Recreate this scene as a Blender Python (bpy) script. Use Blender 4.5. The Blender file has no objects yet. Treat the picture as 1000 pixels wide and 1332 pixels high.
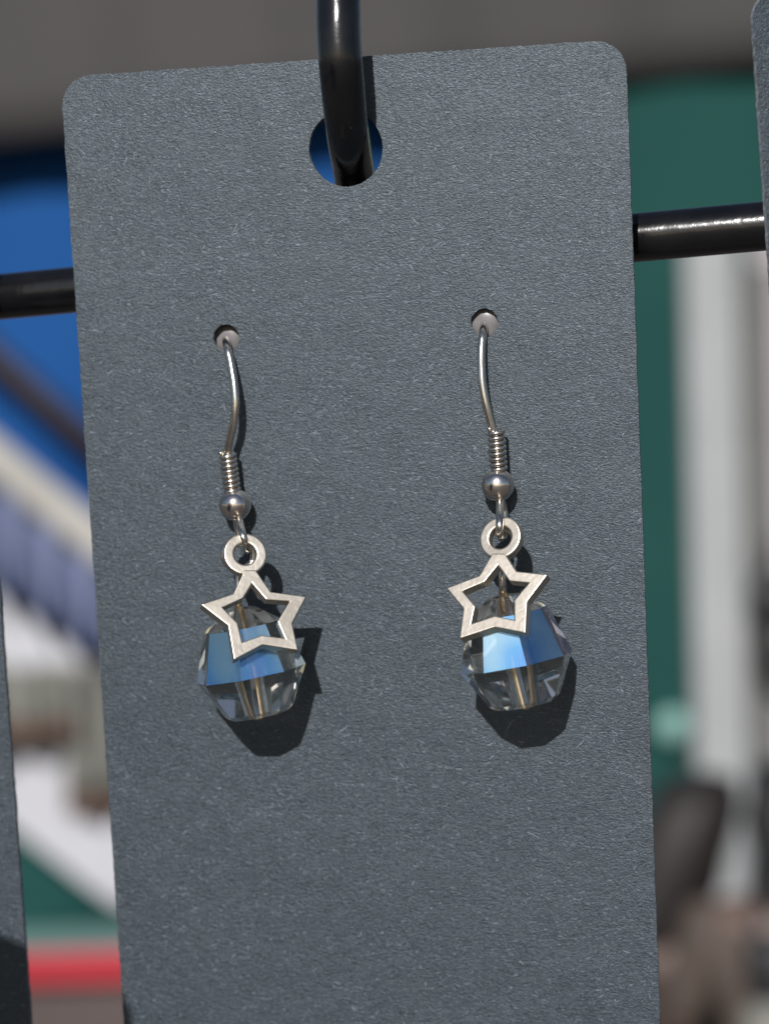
import bpy, bmesh, math, random
from mathutils import Vector, Matrix
R = math.radians
random.seed(7)
scene = bpy.context.scene
COL = scene.collection
MM = 0.001

# ------------------------------------------------------------------ camera
# card frame (millimetres): x right, y away from the viewer, z up, card front on y = 0, card top on z = 0
PW, PH, FPX = 1000.0, 1332.0, 2898.55
CAM_C = Vector((46.068, -189.553, -14.449))
PITCH, YAW, ROLL = -0.127701, 0.226502, -0.0499134
TILT = R(5.3)                      # the rack leans a little towards the viewer
CAM_Z = 1.75
B0 = Matrix(((1, 0, 0), (0, 0, -1), (0, 1, 0)))
CAM_R = Matrix.Rotation(YAW, 3, 'Z') @ Matrix.Rotation(PITCH, 3, 'X') @ B0 @ Matrix.Rotation(ROLL, 3, 'Z')
RT = Matrix.Rotation(TILT, 3, 'X')
OFF = Vector((0, 0, CAM_Z)) - (RT @ CAM_C) * MM
OFF.x = 0.0; OFF.y = 0.0
FRAME = Matrix.Translation(OFF) @ RT.to_4x4()
CAM_W = RT @ CAM_R
CAM_P = OFF + (RT @ CAM_C) * MM

cam = bpy.data.cameras.new('camera')
cam.sensor_fit = 'VERTICAL'; cam.sensor_height = 24.0; cam.sensor_width = 18.0
cam.lens = FPX / PH * 24.0
cam.clip_start = 0.01; cam.clip_end = 400
cam.dof.use_dof = True; cam.dof.focus_distance = 0.1905
cam.dof.aperture_fstop = cam.lens / 3.4
camo = bpy.data.objects.new('camera', cam); COL.objects.link(camo)
camo.matrix_world = Matrix.Translation(CAM_P) @ CAM_W.to_4x4()
scene.camera = camo

# ------------------------------------------------------------------ sky, sun, exposure
SUN_D = (RT @ Vector((-0.02, 1.0, -0.69))).normalized()       # direction the light travels
SUN_EL = math.asin(-SUN_D.z)
SUN_AZ = math.atan2(-SUN_D.x, -SUN_D.y)                      # compass angle of the sun, from +Y towards +X
w = bpy.data.worlds.new('World'); scene.world = w; w.use_nodes = True
nt = w.node_tree
bgn = nt.nodes['Background']; sky = nt.nodes.new('ShaderNodeTexSky')
sky.sky_type = 'NISHITA'; sky.sun_disc = False
sky.sun_elevation = SUN_EL; sky.sun_rotation = SUN_AZ
nt.links.new(sky.outputs[0], bgn.inputs[0]); bgn.inputs[1].default_value = 0.058
sl = bpy.data.lights.new('sun', 'SUN'); sl.energy = 4.6; sl.angle = R(0.53); sl.color = (1.0, 0.98, 0.955)
so = bpy.data.objects.new('sun', sl); COL.objects.link(so)
so.rotation_euler = SUN_D.to_track_quat('-Z', 'Y').to_euler()
so.location = CAM_P + Vector((0, -2, 3))
scene.view_settings.view_transform = 'Standard'; scene.view_settings.look = 'None'
scene.view_settings.exposure = 0.08; scene.view_settings.gamma = 1.0
scene.view_settings.use_curve_mapping = False
cy = scene.cycles
cy.caustics_reflective = False; cy.caustics_refractive = False
cy.max_bounces = 16; cy.transmission_bounces = 14; cy.glossy_bounces = 8; cy.diffuse_bounces = 4
cy.sample_clamp_indirect = 6.0
cy.use_denoising = True

# ------------------------------------------------------------------ helpers
def ray(u, v):
    return CAM_R @ Vector(((u - PW / 2) / FPX, -(v - PH / 2) / FPX, -1))
def P(u, v, h=0.0):                 # point of the card frame (mm) h millimetres in front of the card
    d = ray(u, v); t = (-h - CAM_C.y) / d.y
    return CAM_C + d * t
def Pp(u, v, c, n):                 # the same on the plane through c with normal n
    d = ray(u, v); t = (c - CAM_C).dot(n) / d.dot(n)
    return CAM_C + d * t
# background frame (metres): r to the right of the camera, z above ground, d distance in front
FW = Vector((CAM_W.col[2] * -1)); FH = Vector((FW.x, FW.y, 0)).normalized(); RH = Vector((FH.y, -FH.x, 0))
def G(r, z, d):
    return Vector((CAM_P.x, CAM_P.y, 0)) + RH * r + FH * d + Vector((0, 0, z))
def rz(u, v, d):
    q = CAM_W @ Vector(((u - PW / 2) / FPX, -(v - PH / 2) / FPX, -1))
    t = d / q.dot(FH)
    return q.dot(RH) * t, CAM_Z + q.z * t
def GP(u, v, d):
    r, z = rz(u, v, d); return G(r, z, d)

def link(name, me, mat, parent=None):
    o = bpy.data.objects.new(name, me); COL.objects.link(o)
    for m in (mat if isinstance(mat, (list, tuple)) else [mat]): me.materials.append(m)
    if parent: o.parent = parent
    return o
def finish(name, bm, mat, parent=None, smooth=False, origin=None):
    bmesh.ops.recalc_face_normals(bm, faces=bm.faces)
    if origin is not None: bmesh.ops.translate(bm, vec=-Vector(origin), verts=bm.verts)
    me = bpy.data.meshes.new(name); bm.to_mesh(me); bm.free()
    if smooth:
        for p in me.polygons: p.use_smooth = True
    o = link(name, me, mat, parent)
    if origin is not None and parent is None: o.location = Vector(origin)
    return o
def tag(o, label, cat, group=None, kind=None):
    o['label'] = label; o['category'] = cat
    if group: o['group'] = group
    if kind: o['kind'] = kind
    return o
def struct(o):
    o['kind'] = 'structure'; return o
def empty(name, mat4):
    o = bpy.data.objects.new(name, None); COL.objects.link(o); o.matrix_world = mat4; o.empty_display_size = 0.01
    return o
def spline(pts, n=8):
    pts = [Vector(p) for p in pts]; out = []
    for i in range(len(pts) - 1):
        p0 = pts[max(i - 1, 0)]; p1 = pts[i]; p2 = pts[i + 1]; p3 = pts[min(i + 2, len(pts) - 1)]
        for k in range(n):
            t = k / n
            out.append(0.5 * ((2 * p1) + (p2 - p0) * t + (2 * p0 - 5 * p1 + 4 * p2 - p3) * t * t + (3 * p1 - p0 - 3 * p2 + p3) * t ** 3))
    out.append(pts[-1]); return out
def tube(bm, pts, rad, seg=14, closed=False, caps=True):
    n = len(pts); rings = []; prev = None
    for i, p in enumerate(pts):
        a = pts[(i - 1) % n] if (closed or i > 0) else p
        b = pts[(i + 1) % n] if (closed or i < n - 1) else p
        t = (b - a).normalized()
        if prev is None:
            x = t.orthogonal().normalized()
        else:
            x = (prev - t * prev.dot(t)).normalized()
        prev = x; y = t.cross(x)
        r = rad[i] if isinstance(rad, (list, tuple)) else rad
        rings.append([bm.verts.new(p + (x * math.cos(2 * math.pi * k / seg) + y * math.sin(2 * math.pi * k / seg)) * r) for k in range(seg)])
    for i in range(n if closed else n - 1):
        A = rings[i]; Bq = rings[(i + 1) % n]
        s = 0
        if closed and i == n - 1:      # realign the seam
            s = min(range(seg), key=lambda q: (Bq[q].co - A[0].co).length)
        for k in range(seg):
            bm.faces.new((A[k], A[(k + 1) % seg], Bq[(k + 1 + s) % seg], Bq[(k + s) % seg]))
    if caps and not closed:
        bm.faces.new(rings[0][::-1]); bm.faces.new(rings[-1])
def mm(pts): return [Vector(p) * MM for p in pts]
def lathe(bm, prof, seg, axis=None, center=Vector((0, 0, 0)), rot0=0.0, caps=True):
    """profile of (radius, height); returns rings"""
    rings = []
    for r, z in prof:
        ring = []
        for k in range(seg):
            a = rot0 + 2 * math.pi * k / seg
            v = Vector((r * math.cos(a), r * math.sin(a), z))
            if axis: v = axis @ v
            ring.append(bm.verts.new(center + v))
        rings.append(ring)
    return rings
def bridge(bm, A, Bq, mi=0):
    n = len(A)
    for k in range(n):
        f = bm.faces.new((A[k], A[(k + 1) % n], Bq[(k + 1) % n], Bq[k])); f.material_index = mi
def box(bm, x0, x1, y0, y1, z0, z1, f=None):
    vs = [Vector((x, y, z)) for x in (x0, x1) for y in (y0, y1) for z in (z0, z1)]
    vs = [bm.verts.new(f(*v) if f else v) for v in vs]
    for q in ((0, 1, 3, 2), (4, 6, 7, 5), (0, 4, 5, 1), (2, 3, 7, 6), (0, 2, 6, 4), (1, 5, 7, 3)):
        bm.faces.new([vs[i] for i in q])
def gbox(bm, r0, r1, z0, z1, d0, d1):
    box(bm, r0, r1, d0, d1, z0, z1, lambda r, d, z: G(r, z, d))
def extrude_loops(bm, loops, shift):
    """fill loops[0] minus the other loops, and give it thickness along shift"""
    edges = []; vl = []
    for lp in loops:
        vs = [bm.verts.new(p) for p in lp]; vl.append(vs)
        edges += [bm.edges.new((vs[i], vs[(i + 1) % len(vs)])) for i in range(len(vs))]
    bmesh.ops.triangle_fill(bm, edges=edges, use_beauty=True)
    faces = list(bm.faces)
    back = {}
    for vs in vl:
        for v in vs: back[v] = bm.verts.new(v.co + shift)
    for f in faces: bm.faces.new([back[v] for v in reversed(f.verts)])
    for vs in vl:
        for i in range(len(vs)):
            a, b = vs[i], vs[(i + 1) % len(vs)]
            bm.faces.new((a, b, back[b], back[a]))

# ------------------------------------------------------------------ materials
def mat(name, col, rough=0.6, metal=0.0, spec=0.5):
    m = bpy.data.materials.new(name); m.use_nodes = True
    b = m.node_tree.nodes['Principled BSDF']
    b.inputs['Base Color'].default_value = (*col, 1); b.inputs['Roughness'].default_value = rough
    b.inputs['Metallic'].default_value = metal; b.inputs['Specular IOR Level'].default_value = spec
    return m
def N(m, t, **kw):
    n = m.node_tree.nodes.new(t)
    for k, v in kw.items():
        if k in n.inputs: n.inputs[k].default_value = v
        else: setattr(n, k, v)
    return n
def L(m, a, b): m.node_tree.links.new(a, b)
def varied(name, c1, c2, scale, rough=0.7, metal=0.0, bump=0.0, bscale=None, bdist=0.001, spec=0.4):
    m = mat(name, c1, rough, metal, spec); b = m.node_tree.nodes['Principled BSDF']
    tc = N(m, 'ShaderNodeTexCoord'); nz = N(m, 'ShaderNodeTexNoise', Scale=scale, Detail=5.0)
    L(m, tc.outputs['Object'], nz.inputs['Vector'])
    rp = N(m, 'ShaderNodeValToRGB'); rp.color_ramp.elements[0].position = 0.35; rp.color_ramp.elements[1].position = 0.65
    rp.color_ramp.elements[0].color = (*c1, 1); rp.color_ramp.elements[1].color = (*c2, 1)
    L(m, nz.outputs['Fac'], rp.inputs[0]); L(m, rp.outputs[0], b.inputs['Base Color'])
    if bump:
        n2 = N(m, 'ShaderNodeTexNoise', Scale=bscale or scale * 4, Detail=4.0); L(m, tc.outputs['Object'], n2.inputs['Vector'])
        bp = N(m, 'ShaderNodeBump', Strength=bump, Distance=bdist); L(m, n2.outputs['Fac'], bp.inputs['Height'])
        L(m, bp.outputs[0], b.inputs['Normal'])
    return m

def card_material():
    m = mat('black_card_paper', (0.07, 0.085, 0.1), 0.47, 0, 1.0); b = m.node_tree.nodes['Principled BSDF']
    tc = N(m, 'ShaderNodeTexCoord')
    def noise(scale, sx, sz, detail=4.0, dist=0.0):
        mp = N(m, 'ShaderNodeMapping'); mp.inputs['Scale'].default_value = (sx, 1, sz)
        L(m, tc.outputs['Object'], mp.inputs['Vector'])
        n = N(m, 'ShaderNodeTexNoise', Scale=scale, Detail=detail, Roughness=0.6, Distortion=dist)
        L(m, mp.outputs[0], n.inputs['Vector']); return n
    fib = noise(3000, 0.62, 1.15, 4.0, 1.6)     # fibre mat, drawn out a little sideways
    fine = noise(7500, 0.6, 1.0, 3.0, 0.6)
    mid_ = noise(1250, 0.8, 1.0, 3.0, 1.5)
    blot = noise(420, 1, 1, 4.0, 0.6)          # soft cloudy wear
    big = noise(60, 1, 1, 2.0)
    mx = N(m, 'ShaderNodeMath', operation='ADD'); L(m, fib.outputs['Fac'], mx.inputs[0])
    mf = N(m, 'ShaderNodeMath', operation='MULTIPLY'); mf.inputs[1].default_value = 0.6
    L(m, fine.outputs['Fac'], mf.inputs[0]); L(m, mf.outputs[0], mx.inputs[1])
    bp = N(m, 'ShaderNodeBump', Strength=1.0, Distance=0.00008); L(m, mx.outputs[0], bp.inputs['Height'])
    und = noise(75, 1, 1, 2.0)                 # the sheet is not quite flat
    b0 = N(m, 'ShaderNodeBump', Strength=1.0, Distance=0.0003); L(m, und.outputs['Fac'], b0.inputs['Height'])
    L(m, b0.outputs[0], bp.inputs['Normal']); L(m, bp.outputs[0], b.inputs['Normal'])
    b.inputs['Specular Tint'].default_value = (0.83, 0.945, 1.0, 1)
    acc = None
    for nd, wt in ((fib, 0.44), (fine, 0.26), (mid_, 0.24), (blot, 0.06)):
        ml = N(m, 'ShaderNodeMath', operation='MULTIPLY'); ml.inputs[1].default_value = wt; L(m, nd.outputs['Fac'], ml.inputs[0])
        if acc is None: acc = ml
        else:
            ad = N(m, 'ShaderNodeMath', operation='ADD'); L(m, acc.outputs[0], ad.inputs[0]); L(m, ml.outputs[0], ad.inputs[1]); acc = ad
    rp = N(m, 'ShaderNodeValToRGB'); e = rp.color_ramp.elements
    L(m, acc.outputs[0], rp.inputs[0])
    e[0].position = 0.38; e[0].color = (0.008, 0.0115, 0.0165, 1)
    e[1].position = 0.62; e[1].color = (0.037, 0.0485, 0.065, 1)
    # pale flecks of fibre in the surface
    fl = noise(2500, 0.55, 1.35, 3.0, 2.4); r2 = N(m, 'ShaderNodeValToRGB')
    r2.color_ramp.elements[0].position = 0.595; r2.color_ramp.elements[0].color = (0, 0, 0, 1)
    r2.color_ramp.elements[1].position = 0.72; r2.color_ramp.elements[1].color = (1, 1, 1, 1)
    L(m, fl.outputs['Fac'], r2.inputs[0])
    mxc = N(m, 'ShaderNodeMix', data_type='RGBA'); L(m, r2.outputs[0], mxc.inputs[0])
    L(m, rp.outputs[0], mxc.inputs[6]); mxc.inputs[7].default_value = (0.15, 0.18, 0.215, 1)
    L(m, mxc.outputs[2], b.inputs['Base Color'])
    return m
M_card = card_material()
M_edge = varied('pale_cut_edge', (0.10, 0.11, 0.125), (0.24, 0.26, 0.28), 3500, 0.8)
M_fibre = mat('pale_paper_fibre', (0.22, 0.27, 0.31), 0.6)
M_black = varied('black_lacquered_rod', (0.004, 0.004, 0.005), (0.007, 0.007, 0.008), 300, 0.19, 0, 0.12, 900, 0.0003, 0.5)
M_black.node_tree.nodes['Principled BSDF'].inputs['IOR'].default_value = 1.55
M_wire = varied('nickel_wire', (0.80, 0.75, 0.68), (0.66, 0.60, 0.53), 900, 0.21, 1.0, 0.06, 3000, 0.0001)
M_ball = varied('polished_nickel', (0.84, 0.77, 0.72), (0.68, 0.60, 0.55), 700, 0.18, 1.0, 0.08, 2000, 0.00015)
M_star = varied('antique_silver', (0.60, 0.545, 0.47), (0.48, 0.43, 0.365), 380, 0.40, 1.0, 0.10, 2600, 0.00015)
M_rubber = varied('clear_rubber', (0.15, 0.142, 0.145), (0.21, 0.2, 0.205), 700, 0.35)

def crystal(name, coat, fac, tint, rgh=0.03, film=False):
    m = bpy.data.materials.new(name); m.use_nodes = True; nt = m.node_tree
    for n in list(nt.nodes): nt.nodes.remove(n)
    out = N(m, 'ShaderNodeOutputMaterial'); gl = N(m, 'ShaderNodeBsdfGlass', IOR=1.56, Roughness=rgh); gl.inputs['Color'].default_value = (*tint, 1)
    go = N(m, 'ShaderNodeBsdfGlossy', Roughness=0.25); go.inputs['Color'].default_value = (*coat, 1)
    if film:                                     # the coating's hue drifts with its thickness
        tc = N(m, 'ShaderNodeTexCoord'); nz = N(m, 'ShaderNodeTexNoise', Scale=170.0, Detail=1.0); L(m, tc.outputs['Object'], nz.inputs['Vector'])
        rp = N(m, 'ShaderNodeValToRGB'); el = rp.color_ramp.elements
        el[0].position = 0.30; el[0].color = (0.24, 0.30, 0.95, 1); el[1].position = 0.72; el[1].color = (0.66, 0.93, 1.0, 1)
        mid = el.new(0.50); mid.color = (*coat, 1)
        L(m, nz.outputs['Fac'], rp.inputs[0]); L(m, rp.outputs[0], go.inputs['Color'])
    mx = N(m, 'ShaderNodeMixShader'); lw = N(m, 'ShaderNodeLayerWeight', Blend=0.35)
    mr = N(m, 'ShaderNodeMapRange'); mr.inputs['To Min'].default_value = fac; mr.inputs['To Max'].default_value = fac * 0.6
    L(m, lw.outputs['Facing'], mr.inputs['Value']); L(m, mr.outputs[0], mx.inputs[0])
    L(m, gl.outputs[0], mx.inputs[1]); L(m, go.outputs[0], mx.inputs[2]); L(m, mx.outputs[0], out.inputs[0])
    return m
M_cry_blue = crystal('blue_coated_crystal', (0.20, 0.56, 1.0), 0.72, (0.97, 0.98, 1.0), 0.03, True)
M_cry_clear = crystal('clear_smoky_crystal', (0.62, 0.66, 0.62), 0.05, (0.99, 0.99, 0.98), 0.04)
M_cry_violet = crystal('violet_coated_crystal', (0.36, 0.22, 0.55), 0.22, (0.9, 0.88, 0.95))
M_pin = varied('brass_pin', (0.80, 0.60, 0.36), (0.62, 0.45, 0.27), 800, 0.25, 1.0)

# ------------------------------------------------------------------ setting
M_ground = varied('trodden_ground', (0.075, 0.066, 0.06), (0.12, 0.105, 0.095), 1.3, 0.9, 0, 0.3, 20, 0.01)
bm = bmesh.new(); n = 24
gv = [[bm.verts.new((-120 + 240 * i / n, -120 + 240 * j / n, 0.0)) for j in range(n + 1)] for i in range(n + 1)]
for i in range(n):
    for j in range(n): bm.faces.new((gv[i][j], gv[i + 1][j], gv[i + 1][j + 1], gv[i][j + 1]))
struct(finish('ground', bm, M_ground))

# ------------------------------------------------------------------ cards
def arc_rect(x0, x1, z0, z1, r, n=8):
    pts = []
    for cx, cz, a0 in ((x1 - r, z1 - r, 0), (x0 + r, z1 - r, 90), (x0 + r, z0 + r, 180), (x1 - r, z0 + r, 270)):
        for k in range(n + 1):
            a = R(a0 + 90 * k / n); pts.append(Vector((cx + r * math.cos(a), 0, cz + r * math.sin(a))))
    out = []                                     # slightly fuzzy cut
    for i, p in enumerate(pts):
        q = pts[(i + 1) % len(pts)]; m_ = max(1, int((q - p).length / 0.45))
        out += [p + (q - p) * (k / m_) + Vector((random.gauss(0, 0.022), 0, random.gauss(0, 0.022))) for k in range(m_)]
    return out
def circle(cx, cz, r, n=28, rag=0.0):
    return [Vector((cx + (r + random.uniform(-rag, rag)) * math.cos(2 * math.pi * k / n), 0, cz + (r + random.uniform(-rag, rag)) * math.sin(2 * math.pi * k / n))) for k in range(n)]
def fibres(parent, w, hgt, count, avoid, seed, scuffs=()):
    rnd = random.Random(seed); bm = bmesh.new()
    spots = [(rnd.uniform(-w / 2 + 0.6, w / 2 - 0.6), rnd.uniform(-hgt + 1, -0.7)) for i in range(count)]
    for sx, sz, sr in scuffs: spots += [(sx + rnd.gauss(0, sr), sz + rnd.gauss(0, sr * 0.7)) for i in range(int(9 * sr))]
    for x, z in spots:
        ln = rnd.choice([0.15, 0.2, 0.25, 0.3, 0.4, 0.6]) if rnd.random() < 0.985 else rnd.uniform(0.7, 1.5)
        a = rnd.gauss(0, 0.5) if rnd.random() < 0.7 else rnd.uniform(0, math.pi)
        if any((x - ax) ** 2 + (z - az) ** 2 < (ar + ln) ** 2 for ax, az, ar in avoid): continue
        wd = rnd.uniform(0.018, 0.034); cv = rnd.gauss(0, 0.35); prev = None; px, pz = x, z
        for k in range(4):
            nx, nz = -math.sin(a), math.cos(a); ww = wd * (0.5 if k in (0, 3) else 1)
            lift = 0.02 + 0.035 * (k in (1, 2))
            A = bm.verts.new(Vector((px + nx * ww, -lift, pz + nz * ww)) * MM); Bv = bm.verts.new(Vector((px - nx * ww, -lift, pz - nz * ww)) * MM)
            if prev: bm.faces.new((prev[0], prev[1], Bv, A))
            prev = (A, Bv); px += math.cos(a) * ln / 3; pz += math.sin(a) * ln / 3; a += cv / 3
    o = finish('paper_fibres', bm, M_fibre, parent); o['kind'] = 'stuff'
    return o
def make_card(name, mat4, holes, count, seed, w=50.0, hgt=98.0, rad=2.7, scuffs=()):
    e = empty(name, mat4); bm = bmesh.new()
    loops = [[p * MM for p in arc_rect(-w / 2, w / 2, -hgt, 0, rad)]]
    for (cx, cz, r, rag) in holes: loops.append([p * MM for p in circle(cx, cz, r, 36 if r > 2 else 26, rag)])
    extrude_loops(bm, loops, Vector((0, 0.5 * MM, 0)))
    for f in bm.faces:
        f.normal_update()
        if abs(f.normal.y) < 0.5: f.material_index = 1
    c = finish('cardboard', bm, [M_card, M_edge], e)
    bv = c.modifiers.new('bevel', 'BEVEL'); bv.width = 0.05 * MM; bv.segments = 2; bv.limit_method = 'ANGLE'; bv.angle_limit = R(60)
    fibres(e, w, hgt, count, [(h[0], h[1], h[2]) for h in holes], seed, scuffs)
    return e
hc = P(449.5, 193); hl = P(294.5, 440); hr = P(630, 420)
c = make_card('earring_card', FRAME, [(hc.x, hc.z, 3.28, 0.02), (hl.x, hl.z, 1.22, 0.06), (hr.x, hr.z, 1.22, 0.06)], 900, 3, scuffs=[(P(u, v).x, P(u, v).z, q) for u, v, q in ((415, 552, 1.3), (535, 485, 1.6), (372, 135, 1.0), (515, 185, 1.2), (160, 205, 1.6), (480, 260, 2.2), (300, 340, 1.8), (700, 250, 2.0), (640, 560, 1.5), (560, 330, 2.2))])
tag(c, 'black paper earring card in the middle holding both star earrings', 'card', 'black earring cards')
cl = make_card('earring_card', FRAME @ Matrix.Translation(Vector((-59.4, 0.3, 0.0)) * MM), [(0.5, -7.6, 3.28, 0.02)], 1100, 5)
tag(cl, 'black earring card cut off by the lower left edge of the picture', 'card', 'black earring cards')
rot = Matrix.Rotation(R(27), 4, 'Z')
pr = P(979.5, 115)
cr = make_card('earring_card', FRAME @ Matrix.Translation(Vector((pr.x, 0, 3.3)) * MM) @ Matrix.Rotation(R(-2.3), 4, 'Y') @ rot @ Matrix.Translation(Vector((25, 0, 0)) * MM), [(0, -7.6, 3.28, 0.02)], 1000, 9)
tag(cr, 'black earring card cut off by the right edge, turned slightly sideways', 'card', 'black earring cards')

# ------------------------------------------------------------------ display rack
rack = empty('display_rack', FRAME)
tag(rack, 'black lacquered metal rod rack that the earring cards hang from', 'display rack')
HB = -7.5
bar = [P(-420, 424, HB), P(-60, 391.5, HB), P(50, 381.5, HB), P(480, 341, HB), P(910, 301.5, HB), P(1060, 288, HB), P(1500, 249, HB)]
bm = bmesh.new(); tube(bm, mm(spline(bar, 6)), 2.15 * MM, 28); finish('bar', bm, M_black, rack, True)
pg = [P(438.5, -260, -1.6), P(439, -170, 0.2), P(439.5, -60, 2.3), P(440, 0, 4.0), P(441, 50, 4.8), P(444, 95, 4.8), P(449, 145, 2.8), P(454, 186, -0.2), P(459, 216, -3.4), P(464, 250, -6.4), P(470, 300, -7.5), P(478, 341, -7.5)]
bm = bmesh.new(); tube(bm, mm(spline(pg, 8)), 1.85 * MM, 28); finish('hook', bm, M_black, rack, True)
for px, zz in ((-59.4, -5.6), (62.5, -3.5)):
    b2 = [Vector((px, -1.6, zz + 22)), Vector((px, -4.4, zz + 6)), Vector((px, -4, zz + 0.8)), Vector((px, 0, zz - 1.6)), Vector((px, 4.5, zz - 3.8)), Vector((px, 7.5, zz - 8)), Vector((px, 7.5, -16.5 if px < 0 else -13.5))]
    bm = bmesh.new(); tube(bm, mm(spline(b2, 8)), 1.95 * MM, 24); finish('hook', bm, M_black, rack, True)

# added card, unseen left of the picture, to shade the lower left corner
shadow_card = make_card('earring_card', FRAME @ Matrix.Translation(Vector((-44.2, -90, -13.2)) * MM) @ Matrix.Rotation(R(22), 4, 'Y'), [(0, -7.6, 3.28, 0.02)], 300, 11, rad=4.5)
tag(shadow_card, 'added black card, unseen left of the picture, casting the lower left shadow', 'card', 'black earring cards')
bm = bmesh.new(); tube(bm, mm(spline([Vector((-49, -92.5, 0)), Vector((-49, -94.4, -14)), Vector((-49, -92.5, -18)), Vector((-49, -89, -20.5)), Vector((-49, -84, -22)), Vector((-60, -50, -24)), Vector((-88, 0, -24)), Vector((-92, 7.5, -21.5))], 8)), 1.95 * MM, 24)
finish('added_arm', bm, M_black, rack, True)  # arm added to carry the unseen shadow-casting card
# ------------------------------------------------------------------ earrings
def earring(label, k):
    e = empty('star_earring', FRAME @ Matrix.Translation(P(*k['hole'], 0) * MM)); org = P(*k['hole'], 0) * MM
    tag(e, label, 'earring', 'pair of star and crystal earrings')
    # ear wire: from behind the card, out through the hole, bowed forward and down to the coil
    wp = [P(*q) for q in k['wire']]
    bm = bmesh.new(); tube(bm, mm(spline(wp, 8)), 0.36 * MM, 16)
    wire = finish('ear_wire', bm, M_wire, e, True, None); shift(wire, org)
    # stopper behind the hole
    st = P(k['hole'][0], k['hole'][1], -k['stop'])
    bm = bmesh.new(); rg = lathe(bm, [(0.5, -1.0), (1.5, -0.8), (1.75, 0), (1.7, 1.6), (1.3, 2.2)], 24, Matrix.Rotation(R(-90), 3, 'X'))
    for A, Bq in zip(rg[:-1], rg[1:]): bridge(bm, A, Bq)
    bm.faces.new(rg[0]); bm.faces.new(rg[-1][::-1])
    for v in bm.verts: v.co = (v.co + st + Vector((0, 1.0, 0))) * MM
    o = finish('stopper', bm, M_rubber, wire, True); shift(o, org)
    # coil
    a, b = P(*k['coil'][0]), P(*k['coil'][1]); ax = (b - a); ln = ax.length; ax.normalize()
    x = ax.orthogonal().normalized(); y = ax.cross(x); turns = 8
    pts = [a + ax * (ln * i / (turns * 18)) + (x * math.cos(2 * math.pi * i / 18) + y * math.sin(2 * math.pi * i / 18)) * 0.6 for i in range(turns * 18 + 1)]
    bm = bmesh.new(); tube(bm, mm(pts), 0.215 * MM, 8)
    tube(bm, mm([a, b]), 0.38 * MM, 12)
    o = finish('coil', bm, M_wire, e, True); shift(o, org)
    # ball with a drilled mouth
    bc = P(*k['ball']); rb = 1.43
    q = ax.to_track_quat('Z', 'Y').to_matrix()
    prof = [(0.5, -1.34)] + [(rb * math.sin(R(t)), -rb * math.cos(R(t))) for t in range(22, 149, 9)] + [(0.78, 1.2), (0.68, 1.14), (0.62, 0.5), (0.05, 0.45)]
    bm = bmesh.new(); rg = lathe(bm, prof, 32, q, bc)
    for A, Bq in zip(rg[:-1], rg[1:]): bridge(bm, A, Bq)
    for v in bm.verts: v.co *= MM
    o = finish('ball', bm, M_ball, e, True); shift(o, org)
    # wire loop under the ball that carries the charm and the bead
    lp = [P(*q_) for q_ in k['loop']]
    bm = bmesh.new(); tube(bm, mm(spline(lp, 8)), 0.34 * MM, 14); o = finish('wire_loop', bm, M_wire, e, True); shift(o, org)
    # star charm
    n = Vector(k['n']).normalized(); cc = P(*k['star_c']); ox, oy, sc = k['z']
    pl = lambda lst: [Pp(ox + a_ / sc, oy + b_ / sc, cc, n) * MM for a_, b_ in lst]
    bm = bmesh.new(); extrude_loops(bm, [pl(k['outer']), pl(k['inner'])], -n * 1.15 * MM)
    star = finish('star_charm', bm, M_star, e); shift(star, org)
    bv = star.modifiers.new('bevel', 'BEVEL'); bv.width = 0.11 * MM; bv.segments = 3; bv.limit_method = 'ANGLE'; bv.angle_limit = R(35)
    # its ring
    (ru, rv), ro, ri = k['ring']
    c0 = (ox + ru / sc, oy + rv / sc)
    n2 = Vector(k['n_ring']).normalized(); rc = Pp(c0[0], c0[1], cc, n)
    ex = Vector((1, 0, 0)); ex = (ex - n2 * ex.dot(n2)).normalized(); ey = n2.cross(ex)
    rgl = lambda rr: [(rc + ex * rr * math.cos(2 * math.pi * i / 40) + ey * rr * math.sin(2 * math.pi * i / 40)) * MM for i in range(40)]
    bm = bmesh.new(); extrude_loops(bm, [rgl(ro), rgl(ri)], -n2 * 0.9 * MM)
    o = finish('ring', bm, M_star, star); shift(o, org)
    bv = o.modifiers.new('bevel', 'BEVEL'); bv.width = 0.17 * MM; bv.segments = 3; bv.limit_method = 'ANGLE'; bv.angle_limit = R(50)
    # faceted bead
    bc = P(*k['bead']); A3 = Matrix.Rotation(R(k['lean']), 3, 'Y') @ Matrix.Rotation(R(k['nod']), 3, 'X') @ Matrix.Rotation(R(k['spin']), 3, 'Z')
    prof = [(0.62, 5.55), (1.5, 5.75), (3.55, 4.25), (4.9, 0.0), (3.15, -3.3), (2.65, -3.72), (1.25, -3.9), (0.62, -3.75)]
    bm = bmesh.new(); rg = []
    for i, (r_, z_) in enumerate(prof):
        rg.append([bm.verts.new((bc + A3 @ Vector((r_ * math.cos(2 * math.pi * j / 8), r_ * math.sin(2 * math.pi * j / 8), z_))) * MM) for j in range(8)])
    mi = [1, 1, 0, 1, 1, 1, 1]
    for i in range(7): bridge(bm, rg[i], rg[i + 1], mi[i])
    bridge(bm, rg[-1], rg[0], 1)
    bm.faces.ensure_lookup_table()
    for f in bm.faces:
        if f.material_index == 0:
            cxx = f.calc_center_median() / MM - bc
            az = math.degrees(math.atan2(cxx.x, -cxx.y))          # coated on the front side only
            if az > 62: f.material_index = 2 if k['violet'](cxx) else 1
            elif az < -38: f.material_index = 1
    bead = finish('crystal_bead', bm, [M_cry_blue, M_cry_clear, M_cry_violet], e); shift(bead, org)
    # pin through the bead, bent to a loop at the top
    tp = bc + A3 @ Vector((0, 0, 6.0)); bt = bc + A3 @ Vector((0, 0, -4.1))
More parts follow.
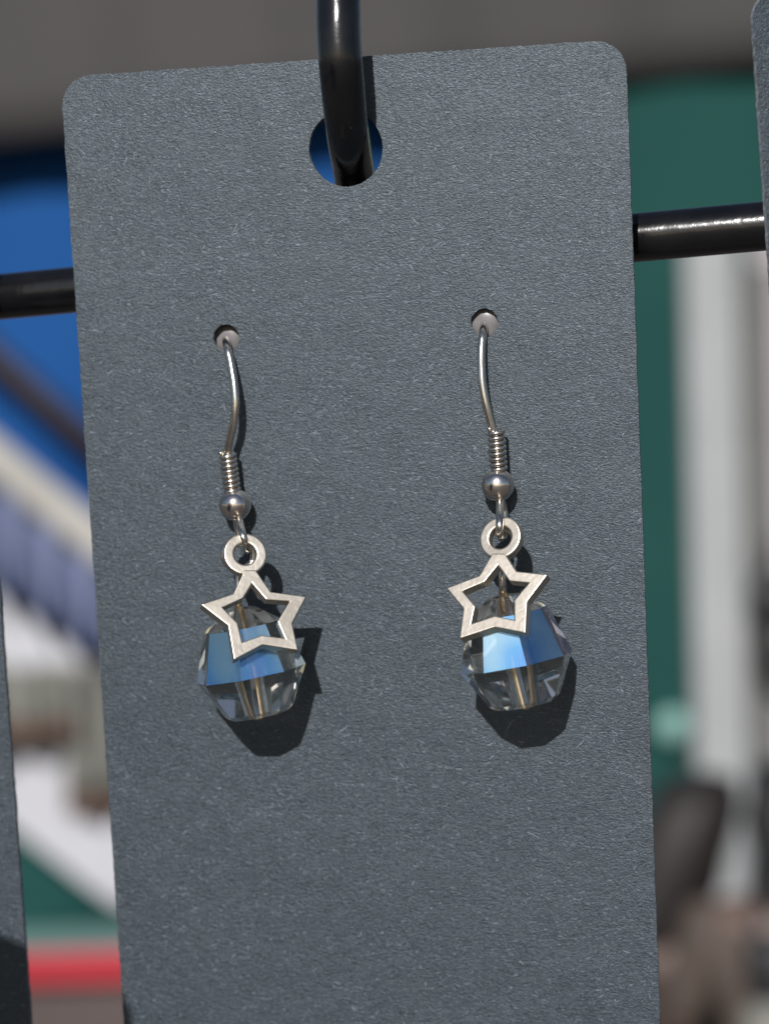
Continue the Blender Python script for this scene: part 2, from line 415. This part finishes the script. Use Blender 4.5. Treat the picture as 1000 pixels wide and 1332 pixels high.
    rt = P(*k['eye'])
    bm = bmesh.new(); tube(bm, mm([bt, bt + (tp - bt) * 0.03, bc, tp]), [0.42 * MM] * 4, 12)
    o = finish('pin', bm, M_pin, bead, True); shift(o, org)
    bm = bmesh.new()
    re = 1.35; pts = [tp + (rt - tp) * t for t in (0, 0.35)]
    dv = (tp - rt).normalized(); sx = Vector((0.85, 0.5, 0)).normalized(); sx = (sx - dv * sx.dot(dv)).normalized()
    pts += [rt + (dv * math.cos(t) + sx * math.sin(t)) * re for t in [2 * math.pi * i / 22 for i in range(23)]]
    tube(bm, mm(pts), 0.33 * MM, 12); o = finish('eye_loop', bm, M_wire, e, True); shift(o, org)
    return e
def shift(o, org):
    o.data.transform(Matrix.Translation(-org))

left = dict(hole=(294.5, 440), stop=0.85,
    wire=[(291, 425, -6.5), (293, 432, -4), (293.5, 441, -1.2), (296, 453, 0.5), (300, 470, 1.1), (304.5, 497, 1.7), (306.5, 523, 2.1), (304.5, 548, 2.2), (299.5, 570, 2.0), (296.5, 586, 1.75), (296.5, 594, 1.7)],
    coil=((296, 588, 1.7), (302, 639, 1.65)), ball=(306, 657, 1.75),
    loop=[(306, 652, 1.8), (310, 668, 2.2), (313, 684, 4.2), (317, 700, 5.2), (321, 712, 4.4), (319.5, 716, 2.8), (314, 706, 1.6), (309, 685, 1.3), (307, 668, 1.6)],
    z=(230, 660, 3.918), star_c=(331, 795, 8.0), n=(0.5, -1, 0.6), n_ring=(0.5, -1, 0.55),
    outer=[(345, 318), (402, 318), (480, 430), (662, 455), (590, 592), (620, 728), (440, 700), (292, 778), (262, 602), (122, 494), (290, 438)],
    inner=[(385, 388), (455, 470), (575, 478), (513, 580), (550, 665), (435, 650), (335, 685), (312, 590), (235, 510), (340, 462)],
    ring=((350, 236), 1.9, 0.98), bead=(327, 876, 4.7), lean=-9, nod=-3, spin=8, eye=(311, 722, 3.2),
    violet=lambda c_: False)
right = dict(hole=(630, 420), stop=0.56,
    wire=[(632, 408, -6.5), (631, 413, -4), (629.5, 422, -1.0), (627.5, 437, 0.4), (626, 455, 0.9), (626, 478, 1.3), (627.5, 500, 1.6), (632, 526, 1.8), (638, 550, 1.75), (641, 560, 1.7), (643, 568, 1.7)],
    coil=((645, 557, 1.7), (648, 611, 1.65)), ball=(647, 631, 1.75),
    loop=[(647, 628, 1.8), (650, 644, 2.2), (650, 668, 4.4), (649.5, 686, 5.3), (650, 697, 4.4), (654, 698, 2.8), (656, 684, 1.6), (655, 664, 1.1), (650, 645, 1.6)],
    z=(560, 650, 4.164), star_c=(648, 788, 8.2), n=(-0.16, -1, 0.58), n_ring=(-0.22, -1, 0.5),
    outer=[(332, 290), (400, 290), (462, 386), (632, 404), (522, 550), (512, 722), (345, 690), (155, 752), (176, 590), (82, 478), (262, 410)],
    inner=[(363, 355), (425, 440), (530, 450), (450, 545), (450, 650), (345, 628), (220, 670), (240, 575), (172, 495), (290, 445)],
    ring=((375, 203), 1.88, 0.98), bead=(672, 861, 4.7), lean=-10, nod=-4, spin=20, eye=(652, 706, 3.0),
    violet=lambda c_: c_.x > 3.2 and c_.z < 3.2)
earring('silver star earring with bright blue crystal bead, hanging nearer the left card edge', left)
earring('silver star earring with dimmer violet-edged crystal bead, hanging nearer the right card edge', right)

# ------------------------------------------------------------------ far background: market stalls (out of focus)
def cloth(name, d, quad, mat_, nu=40, nv=12, wave=None, thick=0.004, parent=None):
    """hanging sheet between four photo corners (tl, tr, br, bl) at distance d, with folds given by wave(s, t) in metres"""
    tl, tr, br, bl = [Vector(rz(u, v, d)) for u, v in quad]
    bm = bmesh.new(); fr = []; bk = []
    for i in range(nu + 1):
        s = i / nu; A = []; Bq = []
        for j in range(nv + 1):
            t = j / nv; q = (tl * (1 - s) + tr * s) * (1 - t) + (bl * (1 - s) + br * s) * t
            dd = d + (wave(s, t) if wave else 0)
            A.append(bm.verts.new(G(q.x, q.y, dd))); Bq.append(bm.verts.new(G(q.x, q.y, dd + thick)))
        fr.append(A); bk.append(Bq)
    for i in range(nu):
        for j in range(nv):
            bm.faces.new((fr[i][j], fr[i + 1][j], fr[i + 1][j + 1], fr[i][j + 1]))
            bm.faces.new((bk[i][j], bk[i][j + 1], bk[i + 1][j + 1], bk[i + 1][j]))
    for i in range(nu):
        bm.faces.new((fr[i][0], bk[i][0], bk[i + 1][0], fr[i + 1][0])); bm.faces.new((fr[i][nv], fr[i + 1][nv], bk[i + 1][nv], bk[i][nv]))
    for j in range(nv):
        bm.faces.new((fr[0][j], fr[0][j + 1], bk[0][j + 1], bk[0][j])); bm.faces.new((fr[nu][j], bk[nu][j], bk[nu][j + 1], fr[nu][j + 1]))
    c0 = G(*[(tl.x + br.x) / 2, min(bl.y, br.y)], d) if parent is None else None
    return finish(name, bm, mat_, parent, True, c0)
sn = math.sin
M_awn = varied('taupe_awning', (0.043, 0.040, 0.041), (0.050, 0.046, 0.047), 2, 0.8)
M_blue = varied('blue_tarpaulin', (0.008, 0.058, 0.20), (0.010, 0.067, 0.225), 1.5, 0.85, spec=0.15)
M_green = varied('green_canvas', (0.010, 0.050, 0.045), (0.013, 0.057, 0.051), 1.5, 0.9, spec=0.15)
M_white = varied('white_canvas', (0.40, 0.40, 0.43), (0.45, 0.45, 0.48), 1.2, 0.8)
M_cream = varied('cream_fabric', (0.36, 0.345, 0.315), (0.42, 0.40, 0.37), 3, 0.8)
M_lav = varied('pale_blue_fabric', (0.16, 0.19, 0.31), (0.20, 0.23, 0.36), 3, 0.8)
M_greyc = varied('grey_cloth', (0.15, 0.15, 0.135), (0.2, 0.2, 0.18), 4, 0.9)
M_hem = varied('brown_hem', (0.09, 0.055, 0.04), (0.12, 0.075, 0.055), 6, 0.9)
M_pole = mat('dark_pole_paint', (0.02, 0.014, 0.02), 0.6)
M_red = varied('red_paint', (0.33, 0.014, 0.026), (0.37, 0.02, 0.033), 4, 0.5)
M_brown = varied('brown_panel', (0.06, 0.045, 0.044), (0.085, 0.066, 0.063), 5, 0.8)
M_pgreen = varied('pale_green_top', (0.15, 0.27, 0.25), (0.18, 0.31, 0.28), 3, 0.7)

awn = empty('awning', Matrix.Translation(G(0, 0, 7.13)))
tag(awn, 'dark taupe awning valance across the top of the background', 'awning')
def wparent(o, e):
    o.data.transform(Matrix.Translation(-e.matrix_world.translation)); return o
o = cloth('valance', 7.13, [(-500, -350), (1600, -480), (1600, 20), (-500, 235)], M_awn, 60, 8, lambda s, t: 0.02 * sn(s * 60), parent=awn); wparent(o, awn)
bm = bmesh.new()
p = [GP(-500, -350, 7.13), GP(1600, -480, 7.13), GP(1600, -480, 7.13) + FH * 1.6 + Vector((0, 0, .6)), GP(-500, -350, 7.13) + FH * 1.6 + Vector((0, 0, .6))]
v1 = [bm.verts.new(q + FH * .01) for q in p]; v2 = [bm.verts.new(q + FH * .01 + Vector((0, 0, 0.02))) for q in p]
bm.faces.new(v1); bm.faces.new(v2[::-1])
for i in range(4): bm.faces.new((v1[i], v1[(i + 1) % 4], v2[(i + 1) % 4], v2[i]))
o = finish('roof', bm, M_awn, awn); wparent(o, awn)

tag(cloth('tarpaulin', 7.4, [(-420, 130), (545, 75), (590, 1000), (-370, 1050)], M_blue, 60, 14, lambda s, t: 0.05 * sn(s * 21 + t * 2) * t),
    'blurred bright blue tarpaulin behind the left side of the card', 'tarpaulin')
tag(cloth('canvas_wall', 7.2, [(525, 40), (1500, -30), (1560, 1500), (583, 1560)], M_green, 60, 14, lambda s, t: 0.04 * sn(s * 25 + t) * t),
    'blurred dark green canvas stall wall right of the card', 'canvas wall')
bm = bmesh.new(); tube(bm, [GP(-230, 262, 7.1), GP(-60, 414, 7.1), GP(55, 518, 7.1), GP(330, 764, 7.1)], 0.042, 14)
tag(finish('brace_pole', bm, M_pole, None, True, GP(55, 518, 7.1)), 'thin dark pole slanting across the blue tarpaulin', 'pole')
# white canopy with sloping cream rail and pleated pale blue valance
can = empty('stall_canopy', Matrix.Translation(G(*rz(50, 850, 6.3), 6.3)))
tag(can, 'sloping cream canopy edge with pale blue pleated valance, left background', 'canopy')
o = cloth('edge_band', 6.30, [(-300, 325), (330, 840), (330, 902), (-300, 387)], M_cream, 30, 4, lambda s, t: -0.03 * sn(t * 3.14) , 0.06, parent=can); wparent(o, can)
o = cloth('valance', 6.34, [(-300, 375), (330, 890), (330, 985), (-300, 548)], M_lav, 120, 8, lambda s, t: 0.085 * sn(s * 84) * (0.3 + t), parent=can); wparent(o, can)
tag(cloth('stall_sheet', 6.58, [(-320, 560), (330, 1000), (340, 1420), (-290, 1450)], M_white, 50, 12, lambda s, t: 0.03 * sn(s * 14 + 1)),
    'white stall side sheet above the green cloth, lower left background', 'sheet')
for (u0, u1, v0, v1, lb) in ((-70, 92, 872, 946, 'shorter grey hanging cloth with brown hem, beside the left card'), (80, 205, 868, 1037, 'longer grey hanging cloth with brown hem, beside the middle card')):
    e = empty('hanging_cloth', Matrix.Translation(GP((u0 + u1) / 2, v1, 6.45)))
    tag(e, lb, 'cloth', 'grey hanging cloths')
    dd = 6.45 if u0 < 0 else 6.48
    sl_ = -0.05 * (u1 - u0)
    o = cloth('panel', dd, [(u0, v0), (u1, v0 + sl_), (u1 + 6, v1 + sl_), (u0 + 6, v1)], M_greyc, 40, 6, lambda s, t: 0.03 * sn(s * 17), parent=e); wparent(o, e)
    o = cloth('hem', dd - 0.004, [(u0 + 5, v1 - 2), (u1 + 5, v1 + sl_ - 2), (u1 + 7, v1 + sl_ + 24), (u0 + 7, v1 + 24)], M_hem, 40, 3, lambda s, t: 0.03 * sn(s * 17), 0.012, parent=e); wparent(o, e)
# low table with red edge and green cloth
rr0, zt = rz(-300, 1262, 5.0); rr1, _ = rz(420, 1228, 5.0); zt = rz(90, 1241, 5.0)[1]; zb = rz(90, 1280, 5.0)[1]
tb = empty('stall_table', Matrix.Translation(G((rr0 + rr1) / 2, 0, 5.15)))
tag(tb, 'stall table with red edge board and pale green top, lower left background', 'table')
def gb(name, r0, r1, z0, z1, d0, d1, m_, e):
    bm = bmesh.new(); gbox(bm, r0, r1, z0, z1, d0, d1); o = finish(name, bm, m_, e); wparent(o, e)
    bv = o.modifiers.new('bevel', 'BEVEL'); bv.width = min(0.006, (z1 - z0) * .2); bv.segments = 2; return o
gb('top', rr0, rr1, zt - 0.03, zt, 5.03, 5.40, M_pgreen, tb)
gb('edge_board', rr0, rr1, zb, zt + 0.004, 5.0, 5.027, M_red, tb)
gb('skirt', rr0 + .02, rr1 - .02, 0.12, zb - .003, 5.05, 5.07, M_brown, tb)
for r_ in (rr0 + .05, rr1 - .11):
    for d_ in (5.09, 5.31): gb('leg', r_, r_ + .06, 0, zt - .031, d_, d_ + .06, M_brown, tb)
# green cloth bundle on the table, its top sloping down to the right
bm = bmesh.new()
prof = [(-170, 1000), (-80, 1020), (0, 1072), (40, 1105), (100, 1152), (150, 1188), (210, 1214)]
F = []; K = []
for u, v in prof:
    r_, z_ = rz(u, v, 5.3)
    zz = max(z_, zt + 0.012)
    F.append([bm.verts.new(G(r_, zt + 0.004, 5.27)), bm.verts.new(G(r_, zt + 0.004 + (zz - zt) * .6, 5.255 + 0.01 * sn(u))), bm.verts.new(G(r_, zz, 5.29))])
    K.append([bm.verts.new(G(r_, zt + 0.004, 5.39)), bm.verts.new(G(r_, zt + 0.004 + (zz - zt) * .6, 5.40)), bm.verts.new(G(r_, zz, 5.36))])
for i in range(len(prof) - 1):
    for X in (F, K):
        for j in range(2): bm.faces.new((X[i][j], X[i + 1][j], X[i + 1][j + 1], X[i][j + 1]))
    bm.faces.new((F[i][2], F[i + 1][2], K[i + 1][2], K[i][2])); bm.faces.new((F[i][0], K[i][0], K[i + 1][0], F[i + 1][0]))
for i in (0, len(prof) - 1): bm.faces.new((F[i][0], F[i][1], F[i][2], K[i][2], K[i][1], K[i][0]))
tag(finish('folded_cloth', bm, M_green, None, False, G(rz(0, 1200, 5.3)[0], zt, 5.3)), 'sloping heap of green cloth on the red edged table', 'cloth')

# right side: white uprights
M_postw = varied('white_painted_board', (0.26, 0.27, 0.275), (0.305, 0.315, 0.32), 3, 0.6)
M_pinkw = varied('pinkish_white_board', (0.28, 0.255, 0.265), (0.32, 0.29, 0.30), 3, 0.6)
M_gap_shade = varied('gap_shade_grey', (0.10, 0.10, 0.098), (0.13, 0.13, 0.128), 3, 0.7)  # shade of the gap put into the colour
def board(name, u0, u1, v0, d, th, m_, label, cat):
    r0 = rz(u0, 700, d)[0]; r1 = rz(u1, 700, d)[0]; z1 = rz((u0 + u1) / 2, v0, d)[1]
    e = empty(name, Matrix.Translation(G((r0 + r1) / 2, 0, d))); tag(e, label, cat)
    gb('panel', r0, r1, 0.09, z1, d, d + th, m_, e); gb('base', r0 - .02, r1 + .02, 0, .088, d - .03, d + th + .03, m_, e)
    return e
board('upright_post', 899, 966, 296, 6.5, 0.10, M_postw, 'white square post in front of the green canvas wall', 'post')
board('side_panel', 982, 1300, 285, 6.75, 0.03, M_pinkw, 'pinkish white panel at the right edge behind the white post', 'panel')
board('gap_shade_strip', 960, 1010, 345, 6.68, 0.02, M_gap_shade, 'narrow grey strip painted as the shaded gap between white post and pinkish panel', 'panel')  # board stands in for the shade between post and panel
# lantern against the panel
M_dark = mat('matte_black', (0.012, 0.012, 0.014), 0.5)
lc = GP(1000, 780, 6.3); ln_ = empty('lantern', Matrix.Translation(lc)); tag(ln_, 'small dark round lantern at the right picture edge', 'lantern')
bm = bmesh.new(); rg = lathe(bm, [(0.01, -.10), (.04, -.095), (.058, -.05), (.062, 0), (.055, .05), (.03, .09), (.012, .1)], 20)
for A, Bq in zip(rg[:-1], rg[1:]): bridge(bm, A, Bq)
bm.faces.new(rg[0]); bm.faces.new(rg[-1]); finish('body', bm, M_dark, ln_, True)
bm = bmesh.new(); tube(bm, [Vector((0, 0, .1)), Vector((0, 0, .13)), Vector((0, .1, .16)), Vector((0, .4, .17))], .008, 10); finish('bracket', bm, M_dark, ln_, True)
# pale disc painted in place of a blurred highlight on the canvas
M_highlight = mat('pale_green_highlight', (0.19, 0.36, 0.33), 0.5)  # brightness of the blurred highlight put into the colour
bc_ = GP(876, 945, 7.1); bm = bmesh.new()
q = (-FH).to_track_quat('Z', 'Y').to_matrix()
rg = lathe(bm, [(.001, .012), (.03, .012), (.048, .006), (.052, -.004), (.052, -.02)], 24, q)
for A, Bq in zip(rg[:-1], rg[1:]): bridge(bm, A, Bq)
bm.faces.new(rg[-1]); o = finish('highlight_disc', bm, M_highlight, None, True); o.location = bc_
tag(o, 'pale green disc in place of a blurred highlight low on the green canvas wall', 'highlight_disc')

# people seated with their backs to the camera
def skin_mesh(name, joints, edges, mat_, parent, root=0, sub=2):
    me = bpy.data.meshes.new(name); me.from_pydata([j[0] for j in joints], edges, []); me.update()
    o = link(name, me, mat_, parent)
    md = o.modifiers.new('skin', 'SKIN'); md.use_smooth_shade = True
    for i, j in enumerate(joints):
        sv = me.skin_vertices[0].data[i]; sv.radius = (j[1], j[1] if len(j) < 3 else j[2]); sv.use_root = (i == root)
    sb = o.modifiers.new('sub', 'SUBSURF'); sb.levels = sub; sb.render_levels = sub
    return o
def person(label, u, v, d, top, hair, skinm, trousers, lean, hs=1.0, tip=0.0):
    r, zh = rz(u, v, d)                       # head centre
    sz = zh - 0.66                            # hip height
    e = empty('person', Matrix.Translation(G(r, 0, d)) @ Matrix.Rotation(math.atan2(RH.y, RH.x), 4, 'Z')); tag(e, label, 'person', 'people seated in the background')
    V = lambda x, y, z: Vector((x, y, z))     # local: x right, y away from the camera (their front)
    H = zh
    J = [(V(-lean, -.02, sz), .15, .12), (V(-lean * .6, -.03, sz + .22), .135, .105), (V(-lean * .2, 0, H - .25), .14, .1), (V(0, 0, H - .155), .05), (V(0, .01, H - .04), .075, .085), (V(0, .02, H + .06), .075, .085),
         (V(-.19, 0, H - .235), .06), (V(-.25, .05, H - .48), .043), (V(-.16, .28, H - .56), .03), (V(-.13, .36, H - .57), .032),
         (V(.19, 0, H - .235), .06), (V(.25, .05, H - .48), .043), (V(.16, .28, H - .56), .03), (V(.13, .36, H - .57), .032),
         (V(-.11, .05, sz - .02), .085), (V(-.14, .42, sz), .062), (V(-.14, .44, .09), .042), (V(-.14, .58, .04), .035),
         (V(.11, .05, sz - .02), .085), (V(.14, .42, sz), .062), (V(.14, .44, .09), .042), (V(.14, .58, .04), .035)]
    E_ = [(0, 1), (1, 2), (2, 3), (3, 4), (4, 5), (2, 6), (6, 7), (7, 8), (8, 9), (2, 10), (10, 11), (11, 12), (12, 13), (0, 14), (14, 15), (15, 16), (16, 17), (0, 18), (18, 19), (19, 20), (20, 21)]
    skin_mesh('body', J, E_, skinm, e)
    big = lambda idx, k_: [(J[i][0], J[i][1] + k_, (J[i][2] if len(J[i]) > 2 else J[i][1]) + k_) for i in idx]
    skin_mesh('top', big([0, 1, 2, 6, 7, 10, 11], .018), [(0, 1), (1, 2), (2, 3), (3, 4), (2, 5), (5, 6)], top, e)
    skin_mesh('trousers', big([0, 14, 15, 16, 18, 19, 20], .014), [(0, 1), (1, 2), (2, 3), (0, 4), (4, 5), (5, 6)], trousers, e)
    # hair: cap of the skull running down the neck, face left free
    bm = bmesh.new(); rg = []
    for z_, rx, ry, yo in ((.135, .02, .02, .0), (.12, .075, .07, -.005), (.07, .092, .1, -.01), (0, .1, .1, -.025), (-.07, .095, .075, -.045), (-.14, .088, .05, -.06), (-.2, .07, .035, -.065), (-.23, .03, .02, -.065)):
        rg.append([bm.verts.new((tip * z_ + hs * rx * math.cos(a) * (1 + .06 * sn(5 * a + z_ * 40)), yo + ry * sn(a) * (1 + .06 * sn(7 * a)), H + z_ * hs)) for a in [2 * math.pi * i / 24 for i in range(24)]])
    for A, Bq in zip(rg[:-1], rg[1:]): bridge(bm, A, Bq)
    bm.faces.new(rg[0]); bm.faces.new(rg[-1]); finish('hair', bm, hair, e, True)
    return e, r, sz
M_skin = mat('skin', (0.12, 0.075, 0.06), 0.5)
M_tan = varied('tan_cotton', (0.066, 0.050, 0.042), (0.082, 0.063, 0.053), 9, 0.9)
M_hairb = varied('dark_brown_hair', (0.008, 0.006, 0.006), (0.014, 0.010, 0.0095), 40, 0.6)
M_hairk = varied('black_hair', (0.008, 0.008, 0.009), (0.015, 0.013, 0.013), 40, 0.55)
M_jean = varied('dark_trousers', (0.02, 0.02, 0.03), (0.03, 0.03, 0.04), 20, 0.9)
M_bjack = varied('dark_brown_jacket', (0.026, 0.018, 0.016), (0.036, 0.026, 0.023), 12, 0.9)
def stool(label, r, d, sz, m_):
    e = empty('stool', Matrix.Translation(G(r, 0, d))); tag(e, label, 'stool', 'stools of the seated people')
    bm = bmesh.new(); rg = lathe(bm, [(.17, -.03), (.19, -.02), (.19, 0), (.17, .01)], 24, None, Vector((0, 0, sz - .15)))
    for A, Bq in zip(rg[:-1], rg[1:]): bridge(bm, A, Bq)
    bm.faces.new(rg[0]); bm.faces.new(rg[-1]); finish('seat', bm, m_, e)
    for a in (45, 135, 225, 315):
        bm = bmesh.new(); x_, y_ = math.cos(R(a)), sn(R(a)); tube(bm, [Vector((x_ * .12, y_ * .12, sz - .18)), Vector((x_ * .18, y_ * .18, 0))], .014, 8); finish('leg', bm, m_, e)
_, r_, s_ = person('person with black hair and tan top, back turned, at the right edge', 1024, 1065, 5.0, M_tan, M_hairk, M_skin, M_jean, .05)
stool('plain brown stool under the person in the tan top', r_, 5.0, s_, M_brown)
# black bag on the back of the person in the tan top
bg_ = empty('shoulder_bag', Matrix.Translation(GP(1016, 1330, 4.78)) @ Matrix.Rotation(math.atan2(RH.y, RH.x), 4, 'Z'))
tag(bg_, 'black bag with pale grey base on the back of the tan top', 'bag')
def soft_box(name, x0, x1, y0, y1, z0, z1, m_):
    bm = bmesh.new(); box(bm, x0, x1, y0, y1, z0, z1); o = finish(name, bm, m_, bg_)
    bv = o.modifiers.new('bevel', 'BEVEL'); bv.width = min(x1 - x0, y1 - y0, z1 - z0) * .42; bv.segments = 5; return o
soft_box('bag_body', -.075, .11, -.03, .07, .045, .19, M_dark)
soft_box('base', -.08, .115, -.035, .075, -.13, .044, M_greyc)
bm = bmesh.new(); tube(bm, spline([Vector((-.04, .02, .17)), Vector((-.05, .05, .3)), Vector((-.02, .12, .38))], 6), .012, 8); finish('strap', bm, M_dark, bg_, True)
_, r_, s_ = person('person with dark brown hair and jacket, mostly hidden behind the card', 886, 1092, 5.4, M_bjack, M_hairb, M_skin, M_jean, 0, 1.22, 0.4)
stool('plain brown stool under the person in the dark jacket', r_, 5.4, s_, M_brown)
